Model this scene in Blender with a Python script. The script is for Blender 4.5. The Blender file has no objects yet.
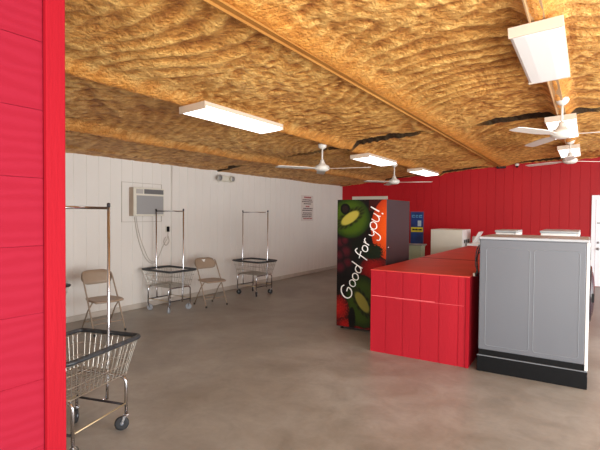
import bpy, bmesh, math, random
from mathutils import Vector, Matrix, noise
PI = math.pi
S = bpy.context.scene
C = S.collection

# ------------------------------------------------------------------ helpers
def srgb(r, g, b):
    def f(c):
        c /= 255.0
        return c/12.92 if c <= .04045 else ((c+.055)/1.055)**2.4
    return (f(r), f(g), f(b), 1)

def mat(name, col, rough=.5, metal=0, spec=.5, var=0, vscale=6, vcol=None, bump=0, bscale=40, emit=None, estr=0, stretch=(1,1,1), coat=0):
    m = bpy.data.materials.new(name); m.use_nodes = True
    nt = m.node_tree; N = nt.nodes; L = nt.links
    b = N['Principled BSDF']
    b.inputs['Base Color'].default_value = col
    b.inputs['Roughness'].default_value = rough
    b.inputs['Metallic'].default_value = metal
    b.inputs['Specular IOR Level'].default_value = spec
    b.inputs['Coat Weight'].default_value = coat
    if emit:
        b.inputs['Emission Color'].default_value = emit
        b.inputs['Emission Strength'].default_value = estr
    if var or bump:
        tc = N.new('ShaderNodeTexCoord'); mp = N.new('ShaderNodeMapping')
        mp.inputs['Scale'].default_value = stretch
        L.new(tc.outputs['Object'], mp.inputs['Vector'])
    if var:
        n = N.new('ShaderNodeTexNoise'); n.inputs['Scale'].default_value = vscale; n.inputs['Detail'].default_value = 6
        L.new(mp.outputs[0], n.inputs['Vector'])
        r = N.new('ShaderNodeValToRGB'); r.color_ramp.elements[0].position = .3; r.color_ramp.elements[1].position = .7
        c2 = vcol or tuple(c*(1-var) for c in col[:3])+(1,)
        r.color_ramp.elements[0].color = c2; r.color_ramp.elements[1].color = col
        L.new(n.outputs['Fac'], r.inputs['Fac']); L.new(r.outputs['Color'], b.inputs['Base Color'])
    if bump:
        n = N.new('ShaderNodeTexNoise'); n.inputs['Scale'].default_value = bscale; n.inputs['Detail'].default_value = 5
        L.new(mp.outputs[0], n.inputs['Vector'])
        bp = N.new('ShaderNodeBump'); bp.inputs['Strength'].default_value = bump; bp.inputs['Distance'].default_value = .01
        L.new(n.outputs['Fac'], bp.inputs['Height']); L.new(bp.outputs[0], b.inputs['Normal'])
    return m

def attr_mat(name, attr='Col', rough=.5, spec=.5):
    m = bpy.data.materials.new(name); m.use_nodes = True
    nt = m.node_tree; a = nt.nodes.new('ShaderNodeVertexColor'); a.layer_name = attr
    b = nt.nodes['Principled BSDF']; b.inputs['Roughness'].default_value = rough; b.inputs['Specular IOR Level'].default_value = spec
    nt.links.new(a.outputs['Color'], b.inputs['Base Color'])
    return m

def obj(name, bm, m, parent=None, smooth=False, label=None):
    me = bpy.data.meshes.new(name)
    bmesh.ops.recalc_face_normals(bm, faces=bm.faces[:])
    bm.to_mesh(me); bm.free()
    if m: me.materials.append(m)
    if smooth:
        for p in me.polygons: p.use_smooth = True
    o = bpy.data.objects.new(name, me); C.objects.link(o)
    if parent: o.parent = parent
    if label: o['label'] = label
    return o

def thing(name, label, cat, loc=(0,0,0), rz=0, group=None):
    o = bpy.data.objects.new(name, None); C.objects.link(o)
    o.empty_display_size = .1
    o.location = loc; o.rotation_euler = (0,0,rz); o['label'] = label; o['category'] = cat
    if group: o['group'] = group
    return o
def tag(o, label, cat, group=None):
    o['label'] = label; o['category'] = cat
    if group: o['group'] = group
    return o
def struct(name, bm, m, parent=None, smooth=False):
    o = obj(name, bm, m, parent, smooth)
    if not parent: o['kind'] = 'structure'
    return o
def dup(root, loc, rz, label, group=None):
    r = root.copy(); C.objects.link(r); r.location = loc; r.rotation_euler = (0,0,rz)
    r['label'] = label
    if group: r['group'] = group
    for ch in list(root.children):
        c = ch.copy(); C.objects.link(c); c.parent = r
        for g in list(ch.children):
            d = g.copy(); C.objects.link(d); d.parent = c
    return r

def B(): return bmesh.new()
def box(bm, x0, x1, y0, y1, z0, z1, bev=0, seg=2):
    b2 = bmesh.new()
    bmesh.ops.create_cube(b2, size=1)
    for v in b2.verts:
        v.co = Vector(((x0+x1)/2+v.co.x*(x1-x0), (y0+y1)/2+v.co.y*(y1-y0), (z0+z1)/2+v.co.z*(z1-z0)))
    if bev: bmesh.ops.bevel(b2, geom=b2.edges[:], offset=bev, segments=seg, affect='EDGES', profile=.5)
    me = bpy.data.meshes.new('t'); b2.to_mesh(me); b2.free(); bm.from_mesh(me); bpy.data.meshes.remove(me)
    return bm
def BX(*a, **k): return box(B(), *a, **k)

def tube(bm, pts, r, seg=8, closed=False, flat=None):
    pts = [Vector(p) for p in pts]; n = len(pts)
    rings = []; up = None
    for i, p in enumerate(pts):
        if closed: t = (pts[(i+1) % n]-pts[i-1])
        else: t = pts[min(i+1, n-1)]-pts[max(i-1, 0)]
        t.normalize()
        if up is None:
            a = Vector((0,0,1)) if abs(t.z) < .9 else Vector((1,0,0))
            up = (a - t*a.dot(t)).normalized()
        else:
            up = (up - t*up.dot(t)).normalized()
        sd = t.cross(up)
        rr = r[i] if isinstance(r, (list, tuple)) else r
        ring = []
        for k in range(seg):
            a = 2*PI*k/seg
            ring.append(bm.verts.new(p+sd*math.cos(a)*rr+up*math.sin(a)*rr*(flat or 1)))
        rings.append(ring)
    m = n if closed else n-1
    for i in range(m):
        a, b = rings[i], rings[(i+1) % n]
        for k in range(seg):
            bm.faces.new((a[k], a[(k+1) % seg], b[(k+1) % seg], b[k]))
    if not closed:
        bm.faces.new(rings[0][::-1]); bm.faces.new(rings[-1])
    return bm

def arc_path(pts, rad, n=5, closed=False):
    """polyline with its corners rounded"""
    pts = [Vector(p) for p in pts]; out = []; N = len(pts)
    for i in range(N):
        if not closed and i in (0, N-1): out.append(pts[i]); continue
        a, p, b = pts[i-1], pts[i], pts[(i+1) % N]
        d1 = (a-p); d2 = (b-p); r1 = min(rad, d1.length*.45); r2 = min(rad, d2.length*.45)
        s = p+d1.normalized()*r1; e = p+d2.normalized()*r2
        for k in range(n+1):
            t = k/n
            out.append(s*(1-t)**2+p*2*t*(1-t)+e*t*t)
    return out

def smooth_path(pts, n=6):
    pts = [Vector(p) for p in pts]; out = []
    for i in range(len(pts)-1):
        p0 = pts[max(i-1,0)]; p1 = pts[i]; p2 = pts[i+1]; p3 = pts[min(i+2, len(pts)-1)]
        for k in range(n):
            t = k/n
            out.append(.5*((2*p1)+(p2-p0)*t+(2*p0-5*p1+4*p2-p3)*t*t+(3*p1-p0-3*p2+p3)*t**3))
    out.append(pts[-1]); return out

def lathe(bm, prof, seg=20, M=None):
    """prof: list of (r, z) about local z, M a matrix"""
    M = M or Matrix.Identity(4); rings = []
    for r, z in prof:
        if r < 1e-6: rings.append([bm.verts.new(M@Vector((0,0,z)))])
        else: rings.append([bm.verts.new(M@Vector((r*math.cos(2*PI*k/seg), r*math.sin(2*PI*k/seg), z))) for k in range(seg)])
    for a, b in zip(rings, rings[1:]):
        for k in range(seg):
            if len(a) == 1 and len(b) == 1: continue
            if len(a) == 1: bm.faces.new((a[0], b[k], b[(k+1) % seg]))
            elif len(b) == 1: bm.faces.new((a[k], a[(k+1) % seg], b[0]))
            else: bm.faces.new((a[k], a[(k+1) % seg], b[(k+1) % seg], b[k]))
    for R in (rings[0], rings[-1]):
        if len(R) > 1:
            try: bm.faces.new(R)
            except ValueError: pass
    return bm
def Tm(x, y, z, ax=None, ang=0):
    M = Matrix.Translation((x, y, z))
    return M @ Matrix.Rotation(ang, 4, ax) if ax else M

# ------------------------------------------------------------------ materials
M_red_panel = mat('red painted plywood', (.38,.010,.020,1), .6, var=.22, vscale=2.2, bump=.25, bscale=60, stretch=(1,1,.15), spec=.15)
M_red_wall = mat('red painted wall panelling', (.45,.004,.010,1), .55, var=.12, vscale=1.5, bump=.2, bscale=50, stretch=(1,1,.15), spec=.3)
M_red_top = mat('red painted counter top', (.62,.045,.035,1), .5, var=.15, vscale=3, bump=.1, bscale=30)  # lighter than the panels: light falling on the top is put into the colour
M_red_trim = mat('red painted trim board', (.31,.007,.015,1), .7, var=.12, vscale=5, bump=.35, bscale=50, stretch=(1,1,.12), spec=.08)
M_white_wall = mat('white painted panelling', srgb(222,216,208), .6, var=.06, vscale=1.2, bump=.12, bscale=40, spec=.3)
M_base = mat('baseboard paint', srgb(190,180,168), .6, var=.15, vscale=5)
M_white = mat('white enamel', srgb(226,224,220), .35, var=.04, vscale=3)
M_offwhite = mat('cream plastic', srgb(214,208,192), .5, var=.05)
M_grey_side = mat('grey enamelled steel', srgb(92,94,99), .42, var=.07, vscale=1.4, bump=.05, bscale=20)
M_grey_line = mat('light grey edge', srgb(112,115,119), .4)
M_greytop = mat('light grey top', srgb(158,160,162), .35, var=.06)
M_black = mat('black rubberised paint', srgb(6,6,7), .55, spec=.15, var=.3, vscale=20, vcol=srgb(11,11,12))
M_blackvinyl = mat('black vinyl', srgb(28,30,32), .4, var=.3, vscale=30, vcol=srgb(60,64,68))
M_tyre = mat('black rubber tyre', srgb(34,34,36), .7)
M_hub = mat('grey hub', srgb(130,136,146), .35, metal=.4)
M_hubl = mat('light grey rubber', srgb(150,154,160), .6)
M_chrome = mat('chrome', srgb(205,205,208), .18, metal=1)
M_wire = mat('dull plated wire', srgb(176,170,160), .35, metal=.85)
M_rod = mat('bare brass coloured rod', srgb(190,170,135), .4, metal=.6)
M_chair = mat('beige enamelled steel', srgb(152,132,112), .45, var=.12, vscale=9)
M_chair_seat = mat('beige steel seat', srgb(160,138,118), .4, var=.12, vscale=9)
M_darkside = mat('charcoal cabinet', srgb(40,34,38), .45, var=.1, vscale=2)
M_darkline = mat('dark seam', srgb(26,22,24), .6)
M_fix = mat('fixture housing', srgb(205,186,165), .5)
M_diff_on = mat('lit diffuser', srgb(245,245,245), .5, emit=(1,.98,.95,1), estr=3.2)
M_diff_dim = mat('dim diffuser', srgb(225,222,218), .5, emit=(1,.97,.94,1), estr=.12)
M_diff_mid = mat('bright diffuser', srgb(240,240,240), .5, emit=(1,.98,.95,1), estr=1.6)
M_fan = mat('white fan paint', srgb(214,208,198), .4)
M_beam = mat('foam dusted steel purlin', srgb(172,124,62), .6, spec=.2, var=.35, vscale=4, vcol=srgb(150,98,42), bump=.3, bscale=30, stretch=(1,.2,1))
M_beam_b = mat('bare beige purlin', srgb(190,150,105), .5, var=.2, vscale=6)
M_conduit = mat('grey conduit', srgb(170,165,158), .45)
M_grille = mat('grey grille', srgb(150,148,146), .5)
M_ground = mat('pale outdoor paving', srgb(196,190,180), .9, var=.1, vscale=.6)
M_roof = mat('metal roof', srgb(120,118,115), .5)
M_glass_dark = mat('dark door glass', srgb(44,26,34), .12, var=.2, vscale=4)

def floor_mat():
    m = bpy.data.materials.new('worn sealed concrete'); m.use_nodes = True
    nt = m.node_tree; N = nt.nodes; L = nt.links; b = N['Principled BSDF']
    tc = N.new('ShaderNodeTexCoord')
    def nz(scale, det=6, rough=.6, stretch=(1,1,1), dist=0):
        mp = N.new('ShaderNodeMapping'); mp.inputs['Scale'].default_value = stretch
        L.new(tc.outputs['Object'], mp.inputs['Vector'])
        n = N.new('ShaderNodeTexNoise'); n.inputs['Scale'].default_value = scale; n.inputs['Detail'].default_value = det
        n.inputs['Roughness'].default_value = rough; n.inputs['Distortion'].default_value = dist
        L.new(mp.outputs[0], n.inputs['Vector']); return n
    n1 = nz(.7, 5, .55, dist=.4); n2 = nz(3.2, 8, .65, dist=.8); n3 = nz(22, 4, .6)
    r1 = N.new('ShaderNodeValToRGB'); e = r1.color_ramp.elements
    e[0].position = .3; e[0].color = srgb(126,116,103); e[1].position = .7; e[1].color = srgb(162,157,149)
    L.new(n1.outputs['Fac'], r1.inputs['Fac'])
    r2 = N.new('ShaderNodeValToRGB'); e = r2.color_ramp.elements
    e[0].position = .32; e[0].color = (.72,.7,.68,1); e[1].position = .62; e[1].color = (1.04,1.04,1.05,1)
    L.new(n2.outputs['Fac'], r2.inputs['Fac'])
    mx = N.new('ShaderNodeMix'); mx.data_type = 'RGBA'; mx.blend_type = 'MULTIPLY'; mx.inputs['Factor'].default_value = .8
    L.new(r1.outputs['Color'], mx.inputs[6]); L.new(r2.outputs['Color'], mx.inputs[7])
    r3 = N.new('ShaderNodeValToRGB'); e = r3.color_ramp.elements
    e[0].position = .3; e[0].color = (.9,.9,.9,1); e[1].position = .6; e[1].color = (1,1,1,1)
    L.new(n3.outputs['Fac'], r3.inputs['Fac'])
    m2 = N.new('ShaderNodeMix'); m2.data_type = 'RGBA'; m2.blend_type = 'MULTIPLY'; m2.inputs['Factor'].default_value = .7
    L.new(mx.outputs[2], m2.inputs[6]); L.new(r3.outputs['Color'], m2.inputs[7])
    L.new(m2.outputs[2], b.inputs['Base Color'])
    rr = N.new('ShaderNodeMapRange'); rr.inputs['To Min'].default_value = .28; rr.inputs['To Max'].default_value = .5
    L.new(n2.outputs['Fac'], rr.inputs['Value']); L.new(rr.outputs[0], b.inputs['Roughness'])
    b.inputs['Specular IOR Level'].default_value = .5
    bp = N.new('ShaderNodeBump'); bp.inputs['Strength'].default_value = .06; bp.inputs['Distance'].default_value = .01
    L.new(n3.outputs['Fac'], bp.inputs['Height']); L.new(bp.outputs[0], b.inputs['Normal'])
    return m
M_floor = floor_mat()

def foam_mat():
    m = bpy.data.materials.new('sprayed foam insulation'); m.use_nodes = True
    nt = m.node_tree; N = nt.nodes; L = nt.links; b = N['Principled BSDF']
    b.inputs['Roughness'].default_value = .55; b.inputs['Specular IOR Level'].default_value = .35
    a = N.new('ShaderNodeVertexColor'); a.layer_name = 'Col'
    tc = N.new('ShaderNodeTexCoord')
    n = N.new('ShaderNodeTexNoise'); n.inputs['Scale'].default_value = 9; n.inputs['Detail'].default_value = 8; n.inputs['Roughness'].default_value = .7
    L.new(tc.outputs['Object'], n.inputs['Vector'])
    r = N.new('ShaderNodeValToRGB'); e = r.color_ramp.elements
    e[0].position = .3; e[0].color = (.66,.54,.44,1); e[1].position = .56; e[1].color = (1.1,1.1,1.1,1)
    L.new(n.outputs['Fac'], r.inputs['Fac'])
    mx = N.new('ShaderNodeMix'); mx.data_type = 'RGBA'; mx.blend_type = 'MULTIPLY'; mx.inputs['Factor'].default_value = .85
    L.new(a.outputs['Color'], mx.inputs[6]); L.new(r.outputs['Color'], mx.inputs[7]); L.new(mx.outputs[2], b.inputs['Base Color'])
    v = N.new('ShaderNodeTexNoise'); v.inputs['Scale'].default_value = 34; v.inputs['Detail'].default_value = 6; v.inputs['Roughness'].default_value = .6
    L.new(tc.outputs['Object'], v.inputs['Vector'])
    bp = N.new('ShaderNodeBump'); bp.inputs['Strength'].default_value = 1; bp.inputs['Distance'].default_value = .05
    L.new(v.outputs['Fac'], bp.inputs['Height']); L.new(bp.outputs[0], b.inputs['Normal'])
    return m
M_foam = foam_mat()

def siding_mat():
    m = bpy.data.materials.new('red wood grain siding'); m.use_nodes = True
    nt = m.node_tree; N = nt.nodes; L = nt.links; b = N['Principled BSDF']
    b.inputs['Roughness'].default_value = .75; b.inputs['Specular IOR Level'].default_value = .08
    tc = N.new('ShaderNodeTexCoord'); mp = N.new('ShaderNodeMapping'); mp.inputs['Scale'].default_value = (1, .7, 1.9)
    L.new(tc.outputs['Object'], mp.inputs['Vector'])
    w = N.new('ShaderNodeTexWave'); w.wave_type = 'BANDS'; w.bands_direction = 'Z'; w.inputs['Scale'].default_value = 3.2
    w.inputs['Distortion'].default_value = 9; w.inputs['Detail'].default_value = 4; w.inputs['Detail Scale'].default_value = .9
    L.new(mp.outputs[0], w.inputs['Vector'])
    n = N.new('ShaderNodeTexNoise'); n.inputs['Scale'].default_value = 60; n.inputs['Detail'].default_value = 5
    L.new(mp.outputs[0], n.inputs['Vector'])
    ad = N.new('ShaderNodeMath'); ad.operation = 'ADD'; L.new(w.outputs['Fac'], ad.inputs[0]); L.new(n.outputs['Fac'], ad.inputs[1])
    r = N.new('ShaderNodeValToRGB'); e = r.color_ramp.elements
    e[0].position = .1; e[0].color = (.25,.009,.022,1); e[1].position = .9; e[1].color = (.265,.011,.026,1)
    L.new(w.outputs['Fac'], r.inputs['Fac']); L.new(r.outputs['Color'], b.inputs['Base Color'])
    bp = N.new('ShaderNodeBump'); bp.inputs['Strength'].default_value = .16; bp.inputs['Distance'].default_value = .003
    L.new(ad.outputs[0], bp.inputs['Height']); L.new(bp.outputs[0], b.inputs['Normal'])
    return m
M_siding = siding_mat()

# ------------------------------------------------------------------ room shell
XL, YF = -6.35, 12.45
def zc(x):
    return 2.48+.0925*(x-XL) if x < -1.9 else 2.8916+.035*(x+1.9)
XR = 3.6

struct('floor', BX(XL-.2, 4.2, -3.2, YF+.2, -.12, 0), M_floor)
g = obj('outdoor_ground', BX(-30, 40, -40, 40, -.4, -.125), M_ground); g['kind'] = 'structure'

def grooved(p0, p1, off, pitch, z0, z1f, nrm, depth=.006, gw=.011, steps=1):
    """grooved panel from p0 to p1 (xy), top height z1f(p), normal nrm (xy)"""
    bm = B(); p0 = Vector(p0); p1 = Vector(p1); n = Vector(nrm); L = (p1-p0).length; d = (p1-p0)/L
    st = [(0, 0)]; s = off
    while s < L-gw:
        st += [(s, 0), (s+gw*.25, -depth), (s+gw*.75, -depth), (s+gw, 0)]; s += pitch
    st.append((L, 0)); cols = []
    for s, o in st:
        q = p0+d*s+n*o
        cols.append((bm.verts.new((q.x, q.y, z0)), bm.verts.new((q.x, q.y, z1f(q)))))
    for a, b in zip(cols, cols[1:]): bm.faces.new((a[0], b[0], b[1], a[1]))
    return bm
bm = grooved((XL, .9), (XL, YF), .1, .2032, 0, lambda q: 2.62, (1, 0))
box(bm, XL-.12, XL-.02, .9, YF+.1, 0, 2.62)
box(bm, XL-.004, XL+.005, .9, YF, .595, .603)       # panel joint
struct('wall_left', bm, M_white_wall)
bm = grooved((XL, YF), (XR, YF), .08, .2032, 0, lambda q: 3.15, (0, -1))
box(bm, XL-.1, XR+.1, YF+.02, YF+.14, 0, 3.15)
struct('wall_back', bm, M_red_wall)
struct('baseboard_left', BX(XL, XL+.016, .92, YF-.001, 0, .085, .004), M_base)

# front partition: red siding outside, white inside
bm = B()
z = -.004
for k in range(12):
    zb = 1.748-.292*6+.292*k
    if zb > 3.1: break
    z0 = max(zb, 0); z1 = min(zb+.2912, 3.15)
    # lapped boards facing +X with a thin shadow joint
    vs = [(-2.0, z0), (-2.0, z1-.002), (-2.002, z1), (-2.03, z1), (-2.03, z0)]
    a = [bm.verts.new((x, -3.0, zz)) for x, zz in vs]; b = [bm.verts.new((x, 1.075, zz)) for x, zz in vs]
    for i in range(5): bm.faces.new((a[i], a[(i+1) % 5], b[(i+1) % 5], b[i]))
    bm.faces.new(a); bm.faces.new(b)
box(bm, -2.12, -2.028, -3.0, 1.10, 0, 3.15)
struct('wall_entry', bm, M_siding)
bm = BX(-2.13, -1.978, 1.078, 1.164, 0, 3.1, .004)
struct('trim_1', bm, M_red_trim)
struct('wall_front', BX(XL, -2.13, .9, 1.0, 0, 2.95), M_white_wall)

# ------------------------------------------------------------------ foam ceiling
def foam():
    dx, dy = .024, .020
    nx = int((XR-XL+.1)/dx)+1; ny = int((YF-.75)/dy)+1
    purl = [-5.0, -3.4, -1.84, -.3, 1.3, 2.9]
    NZ = noise.noise
    verts = []; colr = []
    dk = (.32,.10,.014); md = (.68,.31,.065); lt = (.95,.57,.17); og = (.84,.33,.048)
    for i in range(nx):
        x = XL-.05+i*dx; base = zc(x)
        bi = sum(1 for p in purl if x > p)
        lo = purl[bi-1] if bi > 0 else XL-.3
        hi = purl[bi] if bi < len(purl) else 4.3
        t = (x-lo)/(hi-lo); tc = 2*t-1
        sgn = 1 if bi % 2 == 0 else -1
        seedy = bi*3.7
        pn = min(purl, key=lambda p: abs(x-p)); sd = x-pn
        main = pn == -1.84
        for j in range(ny):
            y = .75+j*dy
            v = Vector((x, y, 0))
            nb = NZ(v*.8+Vector((7,3,1))); nb2 = NZ(v*.45+Vector((1,9,4)))
            nm = NZ(v*3.1); nf = NZ(v*9); nf2 = NZ(v*19+Vector((0,0,7))); nff = NZ(v*36)
            # sweep arcs of the spray gun, bowed across each bay
            ph = (y + sgn*.55*tc*tc + .30*tc + .55*nb + .03*nm)/(.25+.07*nb2) + seedy
            amp = max(0, min(1, .62+2.2*NZ(v*.7+Vector((seedy, 20, 0)))))
            rid = 1-2*abs(math.sin(PI*ph))**1.0
            rid2 = math.sin(2*PI*(ph*3.1+nm*.8))
            edge = max(0, 1-abs(tc)**6)
            rr = (rid*.85+rid2*.12)*amp*edge
            gr = (1.25-amp*.7)
            if bi <= 1: rr *= .55
            d = .016*rr + .034*nb + .020*nm + (.013*nf + .010*nf2)*gr + .005*nff
            # mounds piled over and beside each purlin
            if main:
                wv = .30+.07*NZ(Vector((1, y*1.4, 3)))
                sm = max(0, 1-sd/wv) if sd >= 0 else max(0, 1+sd/.06)
            else:
                wv = .17+.06*NZ(Vector((pn, y*1.3, 3)))
                off = sd+.03*NZ(Vector((pn*3, y*1.1, 8)))
                sm = max(0, 1-abs(off)/wv)
            sm = sm*sm*(3-2*sm)
            d = d*(1-.75*sm)+(.05 if main else .085)*sm
            c_dark = 0
            # rafter lines: the foam tapers up, then drops over a lip whose shade is painted dark
            for yc in (6.93, 12.28, 1.2):
                yy = y-yc-.05*NZ(Vector((x*.7, yc, 0)))-.02*NZ(Vector((x*5, yc+9, 0)))
                st = max(0, min(1, .62+1.7*NZ(Vector((x*.85, yc*2, 5)))))*(1-.5*sm)
                if -.35 < yy <= 0: d -= .06*st*(1+yy/.35)
                elif 0 < yy < .9: d += .018*st*(1-yy/.9)
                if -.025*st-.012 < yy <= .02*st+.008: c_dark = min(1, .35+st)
            if x < XL+.3: d = d*.4+.02
            verts.append((x, y, base-d))
            h = .62+.5*(rr*.65+nf*1.0*gr+nm*.5+nf2*1.1*gr+nff*.7+nb*.4)  # ridges lighter, crevices darker: light and shade painted into the vertex colour
            h = max(0, min(1, h))
            if h < .5: k = h*2; c = [dk[q]*(1-k)+md[q]*k for q in range(3)]
            else: k = (h-.5)*2; c = [md[q]*(1-k)+lt[q]*k for q in range(3)]
            s2 = sm*.75
            c = [c[q]*(1-s2)+og[q]*s2 for q in range(3)]
            lf = max(0, min(1, (-2.2-x)/3.6))
            c = [c[0]*(1-.14*lf), c[1]*(1-.12*lf), c[2]*(1+.15*lf)]  # dimmer towards the low left side, light falloff painted into the colour
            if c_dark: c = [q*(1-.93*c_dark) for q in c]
            colr += [c[0], c[1], c[2], 1]
    faces = [(i*ny+j, i*ny+j+1, (i+1)*ny+j+1, (i+1)*ny+j) for i in range(nx-1) for j in range(ny-1)]
    me = bpy.data.meshes.new('ceiling'); me.from_pydata(verts, [], faces)
    a = me.color_attributes.new('Col', 'FLOAT_COLOR', 'POINT'); a.data.foreach_set('color', colr)
    me.polygons.foreach_set('use_smooth', [True]*len(me.polygons)); me.update()
    me.materials.append(M_foam)
    o = bpy.data.objects.new('ceiling', me); C.objects.link(o); o['kind'] = 'structure'
foam()
# roof sheet above
bm = B()
for (x0, x1) in ((XL-.3, -1.9), (-1.9, XR+.4)):
    z0, z1 = zc(x0)+.28, zc(x1)+.28
    vs = [bm.verts.new(p) for p in ((x0,-.6,z0),(x1,-.6,z1),(x1,YF+.3,z1),(x0,YF+.3,z0),(x0,-.6,z0+.05),(x1,-.6,z1+.05),(x1,YF+.3,z1+.05),(x0,YF+.3,z0+.05))]
    for f in ((0,1,2,3),(4,5,6,7),(0,1,5,4),(1,2,6,5),(2,3,7,6),(3,0,4,7)): bm.faces.new([vs[i] for i in f])
struct('roof', bm, M_roof)
# exposed purlins
def purlin(n, x, y0, y1, w, h, drop, m):
    bm = B()
    zt = zc(x)-drop
    box(bm, x-w/2, x+w/2, y0, y1, zt-.012, zt+h)
    box(bm, x-w/2-.004, x-w/2+.008, y0, y1, zt-.03, zt+h, .002)
    struct('trim_%d' % n, bm, m)
purlin(2, -1.86, .8, 12.40, .05, .06, .045, M_beam)
purlin(3, -.3, .8, 12.40, .09, .04, .065, M_beam_b)
purlin(4, 1.3, .8, 12.40, .09, .06, .06, M_beam_b)
struct('trim_5', BX(-1.96, -1.76, 12.30, 12.43, 2.80, 2.86, .004), M_darkline)   # purlin seat at the red wall

# ------------------------------------------------------------------ doors on the back wall
def door(n, x0, x1, z1, mat_leaf, knob_side):
    fr = B(); y = YF
    box(fr, x0, x0+.08, y-.035, y+.02, 0, z1, .003); box(fr, x1-.08, x1, y-.035, y+.02, 0, z1, .003)
    box(fr, x0+.08, x1-.08, y-.034, y+.02, z1-.10, z1-.001)
    o = bpy.data.objects.new('door_%d' % n, None); C.objects.link(o); o['kind'] = 'structure'
    obj('door_frame', fr, mat_leaf, o)
    lf = obj('door_leaf', BX(x0+.085, x1-.085, y-.02, y+.01, .01, z1-.095, .004), mat_leaf, o)
    bm = B(); kx = x0+.14 if knob_side < 0 else x1-.14
    lathe(bm, [(.032,0),(.032,.012),(.014,.018),(.014,.04),(.028,.05),(.03,.065),(.0,.078)], 14, Tm(kx, y-.02, .87, 'X', PI/2))
    obj('door_knob', bm, M_grille, lf, True)
    bm = B(); lathe(bm, [(.026,0),(.026,.018),(.0,.024)], 14, Tm(kx, y-.02, 1.015, 'X', PI/2))
    obj('deadbolt', bm, M_grille, lf, True)
    box_ = BX(kx-.03, kx+.05, y-.032, y-.018, 1.45, 1.475, .003)
    obj('bolt_plate', box_, M_grille, lf)
M_door = mat('bright white door paint', srgb(240,242,246), .4)
door(1, -6.0, -4.885, 2.15, M_offwhite, 1)
door(2, .071, 1.05, 2.10, M_door, -1)

# ------------------------------------------------------------------ fluorescent fixtures
def fixture(x, y0, y1, w, mat_d, label, h=.07, drop=.095):
    zt = zc(x)-drop; cy = (y0+y1)/2; L = (y1-y0)/2
    t = thing('fluorescent_fixture', label, 'ceiling light', (x, cy, zt-h))
    t.rotation_euler = (0, -math.atan(.06), 0)
    bm = BX(-w/2-.006, w/2+.006, -L-.02, L+.02, h*.35, h, .005)
    box(bm, -w/2-.006, w/2+.006, -L-.022, -L-.002, 0, h, .003); box(bm, -w/2-.006, w/2+.006, L+.002, L+.022, 0, h, .003)
    obj('housing', bm, M_fix, t)
    # wraparound diffuser: shallow rounded trough
    bm = B(); prof = [(-w/2, h*.5), (-w/2, .02), (-w/2+.02, .003), (-w*.2, -.002), (0, -.002), (w*.2, -.002), (w/2-.02, .003), (w/2, .02), (w/2, h*.5)]
    a = [bm.verts.new((p[0], -L, p[1])) for p in prof]; b = [bm.verts.new((p[0], L, p[1])) for p in prof]
    for i in range(len(prof)-1): bm.faces.new((a[i], b[i], b[i+1], a[i+1]))
    bm.faces.new(a); bm.faces.new(b[::-1])
    obj('diffuser', bm, mat_d, t)
    return t
fixture(-3.28, 3.22, 4.5, .34, M_diff_on, 'lit fluorescent light on the low side of the foam ceiling, nearest the camera')
fixture(-3.3, 7.12, 8.4, .34, M_diff_on, 'lit fluorescent light between the two ceiling fans above the white wall side', drop=.125)
fixture(-3.32, 10.1, 11.4, .34, M_diff_on, 'lit fluorescent light above the fruit covered machine, closest to red wall')
fixture(-.31, 3.33, 4.54, .31, M_diff_dim, 'large unlit fluorescent light with tan housing hanging at top right', drop=.09)
fixture(-.31, 6.5, 7.95, .33, M_diff_on, 'bright fluorescent light seen behind the nearer right hand ceiling fan')
fixture(-.31, 9.25, 10.5, .33, M_diff_mid, 'small fluorescent light at right directly in front of the red wall')

# ------------------------------------------------------------------ ceiling fans
def make_fan(x, y, zh, label, rz):
    zt = zc(x)-.05
    t = thing('ceiling_fan', label, 'ceiling fan', (x, y, zh), rz, 'white three blade ceiling fans')
    H = zt-zh
    bm = B(); lathe(bm, [(0, H+.015), (.062, H+.01), (.07, H-.015), (.055, H-.05), (.02, H-.075), (0, H-.075)], 20); obj('canopy', bm, M_fan, t, True)
    bm = B(); lathe(bm, [(.013, .1), (.013, H-.06)], 10); obj('downrod', bm, M_fan, t, True)
    bm = B(); lathe(bm, [(0, .135), (.028, .135), (.035, .10), (.06, .06), (.105, .04), (.115, .015), (.11, -.02), (.08, -.04), (.05, -.048), (0, -.05)], 24); obj('motor_housing', bm, M_fan, t, True)
    for k in range(3):
        a = 2*PI*k/3; R = Matrix.Rotation(a, 4, 'Z')
        bm = B()
        n = 10; top = []; bot = []
        for i in range(n+1):
            s = i/n; r = .11+.68*s
            w = .022+.05*min(1, s*3) if s < .33 else .072-.012*(s-.33)
            if s > .93: w *= .8
            tw = .12
            zz = -.005-.01*s
            for lst, dz in ((top, .0035), (bot, -.0035)):
                lst.append((bm.verts.new(R@Vector((r, -w, zz-w*tw+dz))), bm.verts.new(R@Vector((r, w, zz+w*tw+dz)))))
        for i in range(n):
            bm.faces.new((top[i][0], top[i+1][0], top[i+1][1], top[i][1])); bm.faces.new((bot[i][0], bot[i][1], bot[i+1][1], bot[i+1][0]))
            bm.faces.new((top[i][0], bot[i][0], bot[i+1][0], top[i+1][0])); bm.faces.new((top[i][1], top[i+1][1], bot[i+1][1], bot[i][1]))
        bm.faces.new((top[0][0], top[0][1], bot[0][1], bot[0][0])); bm.faces.new((top[n][0], bot[n][0], bot[n][1], top[n][1]))
        obj('blade', bm, M_fan, t)
    return t
make_fan(-3.52, 6.2, 2.32, 'white ceiling fan in front of the white wall, left of the other fans', R0 := math.radians(2))
make_fan(-3.49, 9.25, 2.305, 'white ceiling fan above the fruit covered machine, in front of red wall', math.radians(4))
make_fan(-.262, 5.8, 2.51, 'white ceiling fan at right hiding part of a lit fluorescent light', math.radians(0))
make_fan(-.275, 9.0, 2.55, 'white ceiling fan farthest right, its blades crossing the top of red wall', math.radians(31))

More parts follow.
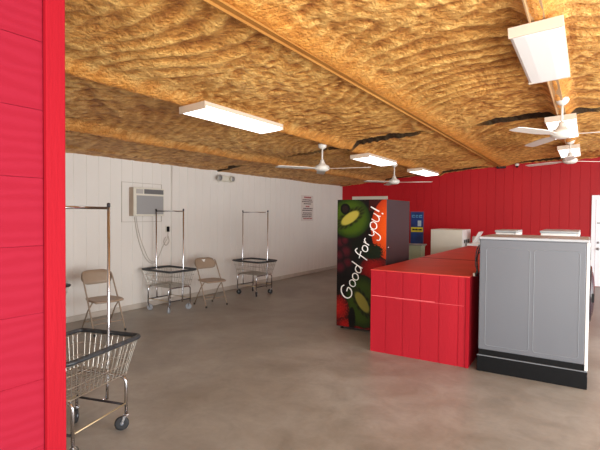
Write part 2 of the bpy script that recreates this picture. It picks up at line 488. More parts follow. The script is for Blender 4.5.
# ------------------------------------------------------------------ vending machine
VX0, VX1, VY0, VY1, VH = -2.98, -2.25, 5.70, 6.62, 1.81
vm = thing('vending_machine', 'tall dark vending machine with a fruit picture reading Good for you!', 'vending machine', ((VX0+VX1)/2, (VY0+VY1)/2, 0))
vx, vy = (VX0+VX1)/2, (VY0+VY1)/2
def V(bm):  # shift world-built mesh to the machine's own origin
    bmesh.ops.translate(bm, verts=bm.verts[:], vec=(-vx, -vy, 0)); return bm
obj('cabinet', V(BX(VX0, VX1-.03, VY0+.004, VY1, .03, VH, .006)), M_darkside, vm)
bm = BX(VX1-.03, VX1, VY0+.004, VY1, .05, VH, .006); obj('door', V(bm), M_darkside, vm)
bm = B(); lathe(bm, [(.013,0),(.013,.012),(0,.016)], 12, Tm(VX1, VY0+.06, 1.17, 'Y', PI/2)); obj('lock', V(bm), M_chrome, vm, True)
for xx in (VX0+.06, VX1-.08):
    for yy in (VY0+.06, VY1-.06): obj('levelling_foot', V(lathe(B(), [(.025,0),(.025,.01),(.012,.015),(.012,.035)], 10, Tm(xx, yy, 0))), M_black, vm)
# picture panel, coloured vertex by vertex; design units: a across 338..386.5, b down 199.3..327
def mixc(a, b, t): t = max(0, min(1, t)); return tuple(a[i]*(1-t)+b[i]*t for i in range(3))
def lin(r, g, b): return srgb(r, g, b)[:3]
def sstep(a, b, x): t = max(0, min(1, (x-a)/(b-a))); return t*t*(3-2*t)   # works for a > b too
def kiwi(a, b, cx, cy, rx, ry, ang, corel, corew, base, dim=1):
    dxx, dyy = a-cx, b-cy
    r = math.hypot(dxx/rx, dyy/ry)
    if r > 1: return None
    ca, sa = math.cos(ang), math.sin(ang)
    p, q = dxx*ca+dyy*sa, -dxx*sa+dyy*ca
    core = math.hypot(p/corel, q/corew)
    th = math.atan2(q/corew, p/corel)
    green = mixc(lin(128,150,44), lin(84,112,28), sstep(.6, 1, r))
    green = mixc(green, lin(128,142,44), .35*(.5+.5*math.sin(th*30))) if .45 < r < .8 else green
    c = green
    if core < 2.1:
        seed = (.35+.5*math.sin(th*15)+.6*noise.noise(Vector((a*.9, b*.9, 2))))*sstep(2.0, 1.5, core)*sstep(1.0, 1.25, core); seed = max(0, min(1, seed))
        c = mixc(c, lin(46,34,22), seed*.95)
        c = mixc(c, lin(92,92,34), .5*sstep(2.1, 1.2, core))
    c = mixc(c, lin(208,200,132), sstep(1.3, .95, core))
    if r > .93: c = mixc(c, lin(60,62,24), sstep(.93, 1, r))
    return tuple(v*dim for v in c)
def picture(a, b):
    n = noise.noise(Vector((a*.35, b*.35, 0))); n2 = noise.noise(Vector((a*1.3, b*1.3, 4)))
    c = mixc(lin(34,20,24), lin(58,30,36), .5+n)
    # grapes at the left
    for (gx, gy, gr) in ((341,242,6), (347,251,6.5), (339.5,255,6), (349,262,5.5), (341,267,6.5), (346,240,4.5)):
        d = math.hypot(a-gx, b-gy)/gr
        if d < 1: c = mixc(lin(140,54,80), lin(52,18,36), d*d*.95+n2*.1)
    # dark red behind
    if a > 370 and b < 210: c = lin(120,16,22)
    # orange
    d = math.hypot((a-390)/18, (b-227)/30)
    if d < 1: c = mixc(lin(236,150,44), lin(206,110,26), d*d+n2*.25)
    # strawberry and leaves
    d = math.hypot((a-376)/15, (b-268)/14)
    if d < 1: c = mixc(lin(200,26,30), lin(128,12,20), d*d+.5*n2)
    d = math.hypot((a-374)/10, (b-250)/8)
    if d < 1+.5*n2: c = mixc(lin(58,96,36), lin(24,48,20), .5+n2*1.4)
    d = math.hypot((a-360)/7, (b-245)/7)
    if d < 1+.4*n2: c = mixc(lin(44,62,24), lin(24,30,18), .5+n2)
    k = kiwi(a, b, 351, 217.5, 20.5, 20.5, -.62, 9.5, 4.2, 0)
    if k: c = k
    d = math.hypot((a-346)/5, (b-208.5)/5.5)
    if d < 1: c = mixc(lin(92,70,66), lin(22,30,16), sstep(.45, .8, d))
    k = kiwi(a, b, 364, 300, 17, 27, 1.0, 10, 4.2, 0, .75)
    if k: c = k
    for (gx, gy, rx, ry) in ((341,309,10,14), (347,326,9,9), (360,332,10,8), (372,334,10,10), (383,336,9,12)):
        d = math.hypot((a-gx)/rx, (b-gy)/ry)
        if d < 1:
            c = mixc(lin(196,44,46), lin(120,14,22), d*d+.5*n2)
            if noise.noise(Vector((a*2.6, b*2.6, 9))) > .42: c = lin(214,120,96)
    d = math.hypot((a-354)/3.5, (b-318)/12)
    if d < 1: c = lin(26,14,14)
    if b > 334.5: c = mixc(c, lin(30,12,14), .5)
    return c
def face_point(a, b, yo=0):
    return Vector((VX0+(a-338)*.01505, VY0-yo, VH-(b-199.3)*.01394))
bm = B(); lay = bm.loops.layers.color.new('Col'); na, nbv = 98, 252; G = []
for i in range(na+1):
    row = []
    for j in range(nbv+1):
        a = 338+48.5*i/na; b = 199.3+127.0*j/nbv
        v = bm.verts.new(face_point(a, b)); v.index = 0; row.append((v, picture(a, b+ (0.0))))
    G.append(row)
cm = {v: c for r in G for v, c in r}
for i in range(na):
    for j in range(nbv):
        f = bm.faces.new((G[i][j][0], G[i][j+1][0], G[i+1][j+1][0], G[i+1][j][0]))
        for l in f.loops: l[lay] = cm[l.vert]+(1,)
obj('fruit_picture', V(bm), attr_mat('printed fruit picture', rough=.4, spec=.3), vm, label='fruit picture of kiwi, orange and strawberries')
# hand-lettered words
M_letter = mat('white lettering', srgb(238,236,232), .5)
ang = math.radians(70)
e1 = Vector((math.cos(ang), -math.sin(ang))); e2 = Vector((-.86, -.50))
def letter(bm, cx, cy, s, strokes, w=.0072):
    for st in strokes:
        pts = [face_point(cx+(e1.x*p[0]+e2.x*p[1])*s, cy+(e1.y*p[0]+e2.y*p[1])*s, .004) for p in st]
        if len(pts) > 2: pts = smooth_path(pts, 5)
        tube(bm, pts, w, 6, flat=None)
o_ = [[(0,.5),(-.42,.3),(-.45,-.2),(-.1,-.5),(.35,-.3),(.42,.2),(.05,.52)]]
bm = B()
letter(bm, 348.3, 291.5, 8.5, [[(.55,.55),(.2,.75),(-.3,.6),(-.62,.1),(-.5,-.45),(0,-.7),(.5,-.5),(.6,0),(.1,.0)]], .0085)
letter(bm, 354.4, 282, 6.6, o_); letter(bm, 357.3, 275.3, 6.6, o_)
letter(bm, 360.0, 267.5, 7.0, [[(.3,.35),(-.2,.4),(-.5,0),(-.25,-.45),(.2,-.35),(.38,.2)], [(.42,1.25),(.38,.3),(.4,-.5)]])
letter(bm, 363.5, 254, 8, [[(.45,.85),(.1,1.0),(-.1,.6),(-.1,0),(-.15,-.8)], [(-.5,.2),(.4,.3)]])
letter(bm, 366.5, 247, 6.0, o_)
letter(bm, 368.3, 240.3, 6.4, [[(-.3,.5),(-.3,-.5)], [(-.3,0),(0,.45),(.35,.42)]])
letter(bm, 374, 232.3, 7.0, [[(-.42,.5),(-.3,0),(.05,-.15),(.3,.1)], [(.4,.5),(.35,-.3),(.2,-1.05),(-.3,-1.15),(-.5,-.8)]])
letter(bm, 374.4, 224.3, 7.0, o_)
letter(bm, 376.6, 217.2, 7.2, [[(-.4,.5),(-.38,-.2),(-.1,-.5),(.25,-.35),(.4,.1)], [(.42,.52),(.4,-.1),(.5,-.5)]])
letter(bm, 379.3, 210.8, 8, [[(0,1.1),(0,.5),(0,-.05)], [(-.02,-.42),(.0,-.55),(.02,-.6)]], .010)
obj('lettering', V(bm), M_letter, vm, True, label='white handwritten words Good for you!')

# ------------------------------------------------------------------ folding counter
ct = thing('counter', 'long red boxed-in counter with grooved plywood front beside the grey machine', 'counter', (-1.57, 4.96, 0))
def CT(bm): bmesh.ops.translate(bm, verts=bm.verts[:], vec=(1.57, -4.96, 0)); return bm
X0, X1, Y0, Y1, ZT = -2.14, -1.035, 4.96, 10.1, .965
obj('front_panel', CT(grooved((X0, Y0), (X1, Y0), .178, .2032, 0, lambda q: ZT-.012, (0, -1), .007, .012)), M_red_panel, ct)
obj('side_panel', CT(grooved((X0, Y0), (X0, Y1), .1, .2032, 0, lambda q: ZT-.012, (-1, 0), .007, .012)), M_red_panel, ct)
obj('side_panel', CT(BX(X1-.018, X1, Y0+.002, Y1, 0, ZT-.012)), M_red_panel, ct)
obj('back_panel', CT(BX(X0, X1, Y1-.018, Y1, 0, ZT-.012)), M_red_panel, ct)
obj('corner_strip', CT(BX(X1-.03, X1+.006, Y0-.012, Y0+.01, 0, ZT-.012, .002)), M_red_trim, ct)
obj('top', CT(BX(X0-.004, X1+.004, Y0-.008, 6.795, ZT-.012, ZT, .003)), M_red_top, ct)
obj('top', CT(BX(X0-.004, X1+.004, 6.812, Y1+.004, ZT-.012, ZT, .003)), M_red_top, ct)
obj('top_joint', CT(BX(X0-.003, X1+.003, 6.775, 6.83, ZT-.002, ZT+.001)), mat('dark red joint', (.12,.006,.008,1), .7), ct)
bm = B()   # pale scuff across the front
box(bm, X0+.01, X0+.75, Y0-.0015, Y0, .655, .661); box(bm, X0+.3, X1-.05, Y0-.0015, Y0, .648, .651)
obj('scuff_mark', CT(bm), mat('pale scuff', srgb(224,96,100), .7), ct)

# ------------------------------------------------------------------ large washers
def make_washer(label, loc, w=.97, d=.78, body=M_grey_side, h=1.39, doorx=True):
    t = thing('front_load_washer', label, 'washing machine', loc)
    # local: origin at base corner nearest camera on the back side; x across machine depth, y along the row
    obj('body', BX(.01, w-.026, 0, d, .228, h-.028, .008), body, t)
    obj('top', BX(0, w, -.008, d+.005, h-.028, h, .008), M_greytop, t)
    bm = BX(.015, w-.03, .012, d-.01, .168, .229); box(bm, .0, w-.0, -.004, d, 0, .165, .006)
    obj('plinth', bm, M_black, t)
    obj('plinth_edge', BX(.002, w-.002, -.008, d, .163, .170, .001), M_grey_line, t)
    obj('front_panel', BX(w-.026, w, -.003, d+.002, .172, h-.026, .006), M_white, t)
    # embossed outlines on the side
    for (xa, xb, za, zb) in ((.075, w*.49, .275, h-.115), (w*.53, w*.92, .275, h-.115)):
        bm = B(); tube(bm, arc_path([(xa,0,za),(xb,0,za),(xb,0,zb),(xa,0,zb)], .03, 4, True), .0035, 6, True)
        obj('embossed_panel', bm, M_grey_line if body is M_grey_side else body, t, True)
    dm = obj('door', lathe(B(), [(.27,0),(.28,.008),(.27,.02),(.24,.025),(.23,.02)], 32, Tm(w, d/2, .84, 'Y', PI/2)), M_glass_dark, t, True)
    obj('door_glass', lathe(B(), [(.235,.018),(.21,.032),(.15,.042),(.06,.048),(0,.05)], 32, Tm(w, d/2, .84, 'Y', PI/2)), M_glass_dark, dm, True)
    obj('door_handle', BX(w+.02, w+.04, .09, .115, .80, .88, .006), M_black, dm)
    obj('control_panel', BX(w, w+.006, .06, d-.06, h-.19, h-.06, .003), M_black, t)
    return t
w1 = make_washer('grey sided front load washer on a black plinth, nearest the camera', (-.945, 4.95, 0))
# black hoses looping behind the grey washer
hs = thing('drain_hose', 'black ribbed hoses looping down between red counter and grey washer', 'hose', (-.965, 5.0, 0))
bm = B()
def hose(pts, r):
    P = smooth_path(pts, 14); tube(bm, P, [r*(1+.14*math.sin(i*1.9)) for i in range(len(P))], 8)
hose([(.015, .02, 1.30), (-.012, .02, 1.24), (-.022, .02, 1.12), (-.006, .02, 1.02), (-.02, .02, .985), (-.01, .06, .97)], .006)
hose([(.02, .10, 1.22), (-.01, .09, 1.2), (-.035, .08, 1.10), (-.02, .08, 1.03), (-.03, .06, .985), (-.02, .02, .972)], .0055)
hose([(.02, .26, 1.31), (-.02, .25, 1.27), (-.045, .22, 1.15), (-.03, .16, 1.05), (-.02, .14, .985)], .0065)
obj('hose_loops', bm, M_tyre, hs, True)
bm = B(); lathe(bm, [(.016,0),(.016,.03),(.008,.035),(0,.035)], 12, Tm(-.05, .12, .955)); obj('pipe_fitting', bm, M_offwhite, hs, True)

w2 = make_washer('white front load washer, its pale top showing just over the grey one', (-.50, 6.35, 0), .42, .9, M_white, 1.425)
w3 = make_washer('white machine top showing over the left end of the grey washer', (-.93, 5.80, 0), .24, .5, M_white, 1.435)

# ------------------------------------------------------------------ white machines beyond the counter
wm = thing('tall_dryer', 'tall white machine standing past the far end of red counter', 'dryer', (-3.06, 10.5, 0))
obj('body', BX(0, .70, 0, .80, .05, 1.285, .01), M_offwhite, wm)
obj('front_panel', BX(.70, .715, .0, .80, .05, 1.285, .004), M_white, wm)
bm = B()
for k in range(3): box(bm, .715, .722, .12+.2*k, .26+.2*k, .98, 1.06, .003)
obj('control_panel', bm, M_darkline, wm)
obj('plinth', BX(.02, .68, .02, .78, 0, .05), M_black, wm)
tl = thing('top_load_washer', 'white top load washer with its lid raised, beyond far end of counter', 'washing machine', (-2.31, 10.62, 0))
obj('body', BX(0, .66, .1, .78, .03, .98, .012), M_white, tl)
bm = B(); 
vs = [bm.verts.new(p) for p in ((0,.68,.98),(.68,.68,.98),(.68,.78,.98),(0,.78,.98),(0,.70,1.10),(.68,.70,1.10),(.68,.78,1.12),(0,.78,1.12))]
for f in ((0,1,5,4),(4,5,6,7),(1,2,6,5),(3,0,4,7),(2,3,7,6),(0,1,2,3)): bm.faces.new([vs[i] for i in f])
ob = obj('control_panel', bm, M_white, tl)
for k in range(5): obj('knob', lathe(B(), [(.035,0),(.03,.02),(0,.022)], 12, Tm(.08+.12*k, .69, 1.04, 'X', PI/2+.17)), M_darkline, ob)
bm = B(); box(bm, 0, .025, -.22, .22, 0, .30, .006)
bmesh.ops.rotate(bm, verts=bm.verts[:], cent=(0,0,0), matrix=Matrix.Rotation(.5, 3, 'Y'))
bmesh.ops.translate(bm, verts=bm.verts[:], vec=(.10, .38, .985))
obj('lid', bm, M_white, tl)
bt = thing('storage_bin', 'pale green low bin between dark machine and white dryer', 'bin', (-3.30, 10.2, 0))
obj('bin_body', lathe(B(), [(0,.0),(.19,0),(.22,.9),(.235,.9),(.235,.92),(.21,.92),(.19,.04),(0,.04)], 4, Tm(0,0,0,'Z',PI/4)), mat('pale green plastic', srgb(150,156,128), .5), bt)
obj('bin_lid', BX(-.19,.19,-.19,.19,.92,.95,.01), mat('grey lid', srgb(120,118,112), .5), bt)

# ------------------------------------------------------------------ laundry carts
def make_cart(label, loc, rz):
    t = thing('laundry_cart', label, 'laundry cart', loc, rz, 'rolling wire laundry carts with hanging racks')
    hx, hy, zr, zb = .36, .28, .675, .415      # rim half sizes, rim height, basket floor
    bx_, by_ = .29, .22
    def rect(ax, ay, z): return [(ax,ay,z),(-ax,ay,z),(-ax,-ay,z),(ax,-ay,z)]
    bm = B(); tube(bm, arc_path(rect(hx, hy, zr), .06, 5, True), .0165, 10, True)
    obj('bumper_rim', bm, M_blackvinyl, t, True)
    bm = B(); w = .0026
    tube(bm, arc_path(rect(hx-.006, hy-.006, zr-.02), .05, 4, True), .004, 6, True)
    for q in (.33, .66):
        ax = bx_+(hx-bx_)*q; ay = by_+(hy-by_)*q
        tube(bm, arc_path(rect(ax, ay, zb+(zr-zb)*q), .05, 4, True), .003, 6, True)
    tube(bm, arc_path(rect(bx_, by_, zb), .045, 4, True), .004, 6, True)
    n1, n2 = 15, 10
    for k in range(n1):
        s = -1+2*k/(n1-1)
        for sg in (-1, 1): tube(bm, [(s*(bx_-.03), sg*by_, zb), (s*(hx-.045), sg*(hy-.004), zr-.01)], w, 5)
    for k in range(n2):
        s = -1+2*k/(n2-1)
        for sg in (-1, 1): tube(bm, [(sg*bx_, s*(by_-.03), zb), (sg*(hx-.004), s*(hy-.045), zr-.01)], w, 5)
    obj('basket', bm, M_wire, t)
    bm = B()
    for k in range(13):
        s = -1+2*k/12; tube(bm, [(-bx_, s*by_*.96, zb), (bx_, s*by_*.96, zb)], .003, 5)
    for s in (-.9, -.45, 0, .45, .9): tube(bm, [(s*bx_, -by_, zb-.005), (s*bx_, by_, zb-.005)], .004, 6)
    obj('wire_shelf', bm, M_wire, t)
    for sg in (-1, 1):
        bm = B(); xx = sg*(bx_-.035)
        tube(bm, arc_path([(xx, -by_-.005, .118), (xx, -by_-.005, zb-.02), (xx, by_+.005, zb-.02), (xx, by_+.005, .118)], .06, 6), .0115, 8)
        obj('leg_hoop', bm, M_chrome, t, True)
        bm = B(); tube(bm, [(xx, -by_, .185), (xx, by_, .185)], .009, 8); obj('end_rail', bm, M_darkside, t, True)
        bm = B(); tube(bm, [(-bx_+.035, sg*(by_+.004), .195), (bx_-.035, sg*(by_+.004), .195)], .006, 8); obj('side_rail', bm, M_rod, t, True)
        bm = B(); tube(bm, [(sg*.32, 0, .17), (sg*.325, 0, .3), (sg*.338, 0, .68), (sg*.34, 0, 1.665)], .0115, 10)
        tube(bm, [(sg*.32, 0, .185), (sg*(bx_-.035), 0, .185)], .008, 6)
        obj('pole', bm, M_chrome, t, True)
        bm = B(); lathe(bm, [(.013,0),(.014,.015),(.012,.028),(0,.032)], 10, Tm(sg*.34, 0, 1.645)); obj('pole_cap', bm, M_darkside, t, True)
    bm = B(); tube(bm, [(-.34,0,1.635),(.34,0,1.635)], .0105, 10); obj('crossbar', bm, M_chrome, t, True)
    k = 0
    for sx in (-1, 1):
        for sy in (-1, 1):
            x, y = sx*(bx_-.035), sy*(by_+.005); a = [.5, -.9, 2.2, 3.6][k]; k += 1
            R = Matrix.Translation((x, y, 0)) @ Matrix.Rotation(a, 4, 'Z')
            bm = B(); lathe(bm, [(.014,.115),(.02,.112),(.02,.10),(.012,.098)], 12, R)
            for s2 in (-1, 1):
                pts = [(.0, s2*.019, .104), (.026, s2*.019, .05), (.034, s2*.019, .05), (.022, s2*.019, .104)]
                q = [R@Vector((p[0], p[1]-.0015, p[2])) for p in pts]; q2 = [R@Vector((p[0], p[1]+.0015, p[2])) for p in pts]
                a1 = [bm.verts.new(p) for p in q]; a2 = [bm.verts.new(p) for p in q2]
                bm.faces.new(a1); bm.faces.new(a2[::-1])
                for i in range(4): bm.faces.new((a1[i], a2[i], a2[(i+1) % 4], a1[(i+1) % 4]))
            c = obj('caster', bm, M_chrome, t, False)
            W = R @ Matrix.Translation((.03, 0, .0505)) @ Matrix.Rotation(PI/2, 4, 'X')
            bm = B(); lathe(bm, [(.033,-.013),(.044,-.014),(.0505,-.008),(.0505,.008),(.044,.014),(.033,.013)], 22, W); obj('tyre', bm, M_tyre, c, True)
            bm = B(); lathe(bm, [(0,-.016),(.012,-.016),(.014,-.008),(.035,-.010),(.035,.010),(.014,.008),(.012,.016),(0,.016)], 18, W); obj('hub', bm, M_hub, c, True)
    return t
d = Vector((.26, -.965)); th = math.atan2(d.y, d.x)
# near cart: its back right rim corner is at (-2.83, 2.25)
cc = Vector((-2.83, 2.25)) + d.normalized()*.36 + Vector((-.965, -.26)).normalized()*.28
cart = make_cart('wire laundry cart with tall rack in the foreground beside the red post', (cc.x, cc.y, 0), th)
ca = dup(cart, (-5.85, 5.21, 0), -.04, 'wire laundry cart with tall rack below the air conditioner by white wall')
dup(cart, (-5.615, 7.20, 0), -.09, 'wire laundry cart with tall rack farthest along the white wall')
dup(cart, (-5.90, 3.05, 0), .0, 'laundry cart mostly hidden behind the red post, left of the first chair')

for c in ca.children:
    for g_ in c.children:
        if g_.name.startswith('tyre'):
            g_.data = g_.data.copy(); g_.data.materials[0] = M_hubl; g_['label'] = 'light grey tyre'
# ------------------------------------------------------------------ folding chairs
def make_chair(label, loc, rz):
    t = thing('folding_chair', label, 'chair', loc, rz, 'beige steel folding chairs')
    for s in (-1, 1):
        bm = B(); tube(bm, arc_path([(.17, s*.215, .012), (-.02, s*.21, .44), (-.17, s*.205, .74), (-.185, s*.19, .775)], .05, 4), .0105, 8); obj('front_leg', bm, M_chair, t, True)
        bm = B(); tube(bm, [(-.24, s*.19, .012), (-.05, s*.19, .30), (.08, s*.19, .43)], .0095, 8); obj('rear_leg', bm, M_chair, t, True)
        bm = B(); lathe(bm, [(.014,0),(.015,.02),(.011,.03)], 8, Tm(.171, s*.215, 0)); lathe(bm, [(.014,0),(.015,.02),(.011,.03)], 8, Tm(-.241, s*.19, 0))
        obj('rubber_foot', bm, M_tyre, t, True)
    bm = B(); tube(bm, [(.115,-.213,.135),(.115,.213,.135)], .007, 8); obj('crossbar', bm, M_chair, t, True)
    bm = B(); tube(bm, [(-.165,-.19,.13),(-.165,.19,.13)], .007, 8); obj('crossbar', bm, M_chair, t, True)
    # seat: dished pan, wider in front
    bm = B(); n = 12; top = []; bot = []
    for i in range(n+1):
        r1, r2 = [], []
        u = -1+2*i/n
        for j in range(n+1):
            v = -1+2*j/n
            # squircle mapping for rounded corners
            x = u*math.sqrt(1-.28*v*v); y = v*math.sqrt(1-.22*u*u)
            w = .192+.014*u
            zz = .445-.012*(1-u*u)*(1-v*v)-.012*max(0, u)**3
            r1.append(bm.verts.new((x*.20, y*w*1.08, zz))); r2.append(bm.verts.new((x*.195, y*w*1.05, zz-.02)))
        top.append(r1); bot.append(r2)
    for i in range(n):
        for j in range(n):
            bm.faces.new((top[i][j], top[i+1][j], top[i+1][j+1], top[i][j+1])); bm.faces.new((bot[i][j], bot[i][j+1], bot[i+1][j+1], bot[i+1][j]))
    per = [(i,0) for i in range(n)]+[(n,j) for j in range(n)]+[(i,n) for i in range(n,0,-1)]+[(0,j) for j in range(n,0,-1)]
    for a, b in zip(per, per[1:]+per[:1]): bm.faces.new((top[a[0]][a[1]], bot[a[0]][a[1]], bot[b[0]][b[1]], top[b[0]][b[1]]))
    obj('seat', bm, M_chair_seat, t, True)
    # backrest: curved, rounded panel
    bm = B(); n = 16; F = []; K = []
    for i in range(n+1):
        v = -1+2*i/n; y = v*.215
        hz = .1*math.sqrt(max(0, 1-abs(v)**5))*.9+.012
        cx = -.185-.035*(1-v*v)
        c1, c2 = [], []
        for j in range(5):
            z = .705+hz*(1.05 if j > 2 else .8)*(-1+j/2)
            lean = -(z-.705)*.42
            c1.append(bm.verts.new((cx+lean+.0, y, z))); c2.append(bm.verts.new((cx+lean-.008, y, z)))
        F.append(c1); K.append(c2)
    for i in range(n):
        for j in range(4):
            bm.faces.new((F[i][j], F[i+1][j], F[i+1][j+1], F[i][j+1])); bm.faces.new((K[i][j], K[i][j+1], K[i+1][j+1], K[i+1][j]))
        bm.faces.new((F[i][0], K[i][0], K[i+1][0], F[i+1][0])); bm.faces.new((F[i][4], F[i+1][4], K[i+1][4], K[i][4]))
    bm.faces.new(F[0]+K[0][::-1]); bm.faces.new(F[n]+K[n][::-1])
    obj('backrest', bm, M_chair, t, True)
    return t
ch = make_chair('beige steel folding chair seen behind the foreground cart pole', (-5.50, 3.76, 0), -.12)
c2 = dup(ch, (-5.56, 5.90, 0), -.22, 'beige steel folding chair between the two carts, white mark on its backrest')
bm = B()
vs = [bm.verts.new(p) for p in ((-.232,-.055,.785),(-.232,.03,.785),(-.214,-.01,.735))]
bm.faces.new(vs)
wp = obj('white_mark', bm, M_white, c2)

# ------------------------------------------------------------------ window air conditioner
ac = thing('air_conditioner', 'white boxy air conditioner set through the white wall', 'air conditioner', (XL, 5.02, 1.5))
def A(bm): bmesh.ops.translate(bm, verts=bm.verts[:], vec=(-XL, -5.02, -1.5)); return bm
bm = B(); y0, y1, z0, z1 = 4.655, 5.47, 1.45, 2.105
for q in ((y0, y1, z1-.008, z1), (y0, y1, z0, z0+.008), (y0, y0+.008, z0, z1), (y1-.008, y1, z0, z1)): box(bm, XL, XL+.012, *q)
obj('wall_trim', A(bm), M_base, ac)
Ya, Yb, Za, Zb, Xf = 4.80, 5.42, 1.55, 2.02, XL+.13
obj('case', A(BX(XL, Xf-.02, Ya, Yb, Za, Zb, .006)), mat('tan case', srgb(176,158,140), .6), ac)
obj('face', A(BX(Xf-.02, Xf, Ya-.004, Yb+.004, Za, Zb, .008)), M_offwhite, ac)
bm = B(); box(bm, Xf, Xf+.002, Ya+.05, Yb-.02, Za+.03, Zb-.13)
for k in range(14): box(bm, Xf+.002, Xf+.006, Ya+.05, Yb-.02, Za+.04+k*.021, Za+.049+k*.021)
obj('intake_grille', A(bm), M_grille, ac)
bm = B()
for k in range(5): box(bm, Xf, Xf+.008, Ya+.2, Yb-.02, Zb-.095+k*.016, Zb-.087+k*.016)
box(bm, Xf, Xf+.002, Ya+.2, Yb-.02, Zb-.10, Zb-.025)
obj('outlet_louvre', A(bm), mat('dark louvre', srgb(105,103,102), .5), ac)
obj('control_panel', A(BX(Xf, Xf+.004, Ya+.04, Ya+.18, Zb-.10, Zb-.025, .001)), M_conduit, ac)
xw = XL+.012
bm = B(); P = smooth_path([(xw,4.90,1.54),(xw,4.93,1.35),(xw,4.98,1.15),(xw,5.08,.90),(xw,5.2,.76),(xw,5.33,.75),(xw,5.42,.87),(xw,5.50,1.02),(xw+.01,5.585,1.15),(xw+.02,5.60,1.30)], 6)
tube(bm, P, .006, 6)
tube(bm, smooth_path([(xw+.005,4.93,1.54),(xw+.006,4.97,1.32),(xw+.006,5.06,1.06),(xw+.005,5.2,.80),(xw+.004,5.33,.765)], 6), .005, 6)
tube(bm, smooth_path([(xw+.015,5.55,1.18),(xw+.02,5.50,1.1),(xw+.02,5.55,1.03),(xw+.02,5.62,1.1),(xw+.015,5.60,1.2)], 6), .007, 6)
obj('power_cord', A(bm), M_base, ac, True)
ot = thing('wall_outlet', 'wall outlet with a black plug right of the air conditioner', 'outlet', (XL, 5.60, 1.32))
obj('cover_plate', BX(0, .012, -.04, .04, -.06, .06, .003), M_offwhite, ot)
obj('plug', BX(.012, .05, -.025, .02, -.05, .045, .008), M_black, ot)
bm = B(); tube(bm, [(XL+.012,5.70,2.46),(XL+.012,5.70,.12)], .009, 8)
tag(obj('conduit', bm, M_white_wall, None, True), 'thin vertical conduit painted white on the wall right of outlet', 'pipe')

# emergency light
em = thing('emergency_light', 'small twin head emergency light high on the white wall', 'emergency light', (XL, 7.05, 2.32))
obj('housing', BX(0, .06, -.15, .26, -.065, .065, .02), M_offwhite, em)
for s, yy in ((0, -.20), (1, .18)):
    bm = B(); lathe(bm, [(.0,-.03),(.035,-.03),(.06,.02),(.064,.04),(.055,.045),(0,.035)], 18, Tm(.085, yy, 0, 'Y', PI/2)); hd = obj('lamp_head', bm, M_offwhite if s else M_conduit, em, True)
    bm = B(); lathe(bm, [(0,.047),(.048,.044),(.05,.046),(0,.05)], 18, Tm(.085, yy, 0, 'Y', PI/2)); obj('lens', bm, M_grille, hd, True)
# notice sign
sg = thing('notice_sign', 'paper notice with red heading and dark text lines on white wall', 'sign', (XL, 10.39, 1.77))
obj('sheet', BX(.001, .008, -.31, .31, -.34, .34), mat('sign paper', srgb(206,196,188), .6), sg)
M_tr = mat('red ink', srgb(150,40,40), .6); M_td = mat('dark ink', srgb(84,66,62), .6)
random.seed(3)
def words(bm, z, ya, yb, h):
    y = ya
    while y < yb-.03:
        L = random.uniform(.035, .085); L = min(L, yb-y)
        box(bm, .008, .0095, y, y+L, z-h/2, z+h/2); y += L+.014
def line(m, n, *a):
    bm = B(); words(bm, *a); obj(n, bm, m, sg)
line(M_tr, 'heading', .285, -.16, .22, .038)
for z, a, b in ((.22,-.24,.24),(.17,-.27,.27),(.115,-.18,.22)): line(M_td, 'text_line', z, a, b, .026)
line(M_tr, 'heading', .045, -.08, .1, .034)
for z, a, b in ((-.01,-.2,.27),(-.06,-.25,.25),(-.13,-.22,.24),(-.18,-.25,.26),(-.23,-.25,.22)): line(M_td, 'text_line', z, a, b, .026)
line(M_tr, 'text_line', -.28, -.2, .25, .026)
# blue poster on the red wall
ps = thing('poster', 'narrow blue poster with yellow band on the red wall', 'poster', (-4.01, YF-.004, 1.24))
obj('frame', BX(-.19, .19, -.012, 0, -.47, .47, .003), mat('poster edge', srgb(120,70,90), .5), ps)
obj('sheet', BX(-.17, .17, -.014, -.0115, -.45, .45), mat('blue print', srgb(24,66,140), .4, var=.4, vscale=4, vcol=srgb(18,30,80)), ps)
obj('band', BX(-.165, .165, -.016, -.0138, -.10, .03), mat('yellow print', srgb(214,196,30), .4), ps)
obj('picture_patch', BX(.02, .12, -.016, -.0138, .06, .22), mat('pale print', srgb(170,180,186), .4), ps)
bm = B(); 
for a, b in ((-.15,-.05),(-.04,.04),(.05,.15)): 
    for q in range(2): box(bm, a, b-.01, -.0155, -.0138, .30+.05*q, .325+.05*q)
    box(bm, a, a+.02, -.0155, -.0138, .30, .375)
obj('heading', bm, mat('light blue print', srgb(96,150,190), .4), ps)
bm = B()
for a, b in ((-.13,-.06),(-.05,.02),(.03,.05),(.06,.14)): box(bm, a, b, -.018, -.0158, -.055, -.01)
obj('band_text', bm, M_darkline, ps)

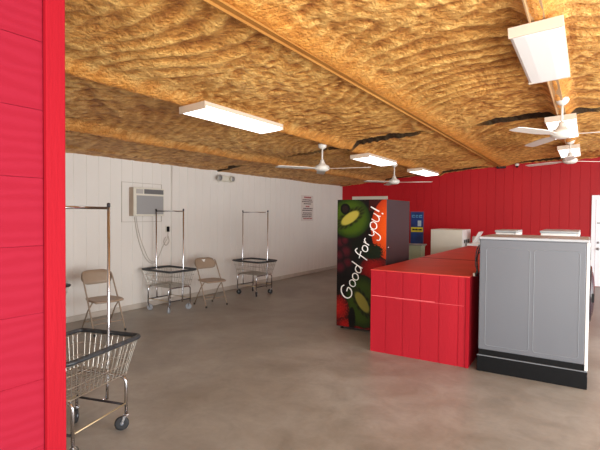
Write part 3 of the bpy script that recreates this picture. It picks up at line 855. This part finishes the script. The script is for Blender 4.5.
# small dome camera by the end of the purlin
sc = thing('security_camera', 'tiny white camera at the top of red wall beside the purlin end', 'camera', (-1.50, 12.36, 2.84))
obj('mount', lathe(B(), [(0,.06),(.05,.06),(.05,.02),(.035,0),(0,0)], 16), M_fan, sc, True)
obj('lens', lathe(B(), [(.032,0),(.028,-.025),(.015,-.04),(0,-.044)], 16), M_black, sc, True)

# ------------------------------------------------------------------ light
w = bpy.data.worlds.new('World'); S.world = w; w.use_nodes = True
bg = w.node_tree.nodes['Background']; bg.inputs[0].default_value = (.86, .93, 1, 1); bg.inputs[1].default_value = 1.6
sun = bpy.data.lights.new('sun', 'SUN'); sun.energy = 4.5; sun.angle = .01; sun.color = (1, .95, .88)
so = bpy.data.objects.new('sun', sun); C.objects.link(so); so.rotation_euler = Vector((-.45, .55, .9)).to_track_quat('Z', 'Y').to_euler()
def area(name, loc, target, sx, sy, e, col=(1,1,1)):
    l = bpy.data.lights.new(name, 'AREA'); l.shape = 'RECTANGLE'; l.size = sx; l.size_y = sy; l.energy = e; l.color = col
    o = bpy.data.objects.new(name, l); C.objects.link(o); o.location = loc
    o.rotation_euler = (Vector(loc)-Vector(target)).to_track_quat('Z', 'Y').to_euler()
    return o
area('entrance_fill', (1.6, -3.2, 1.2), (-1.8, 6, 2.3), 7, 2.2, 560, (1, .98, .95))  # added softbox behind the camera, stands in for daylight and ground bounce
area('side_fill', (3.75, 3.8, 1.45), (-3, 6, 1.7), 9, 2.6, 600, (.95, .98, 1))  # added softbox along the open right side, fills in for daylight

# ------------------------------------------------------------------ camera
cam = bpy.data.cameras.new('camera'); cam.sensor_width = 36; cam.lens = 455/600*36; cam.clip_start = .02
co = bpy.data.objects.new('camera', cam); C.objects.link(co); co.location = (0, 0, 1.6)
yaw, pitch, roll = math.radians(32.3), math.radians(-1.33), math.radians(.5)
co.matrix_world = Matrix.Translation((0,0,1.6)) @ Matrix.Rotation(yaw, 4, 'Z') @ Matrix.Rotation(PI/2+pitch, 4, 'X') @ Matrix.Rotation(roll, 4, 'Z')
S.camera = co
S.view_settings.view_transform = 'Standard'; S.view_settings.look = 'None'
S.view_settings.exposure = 0.0
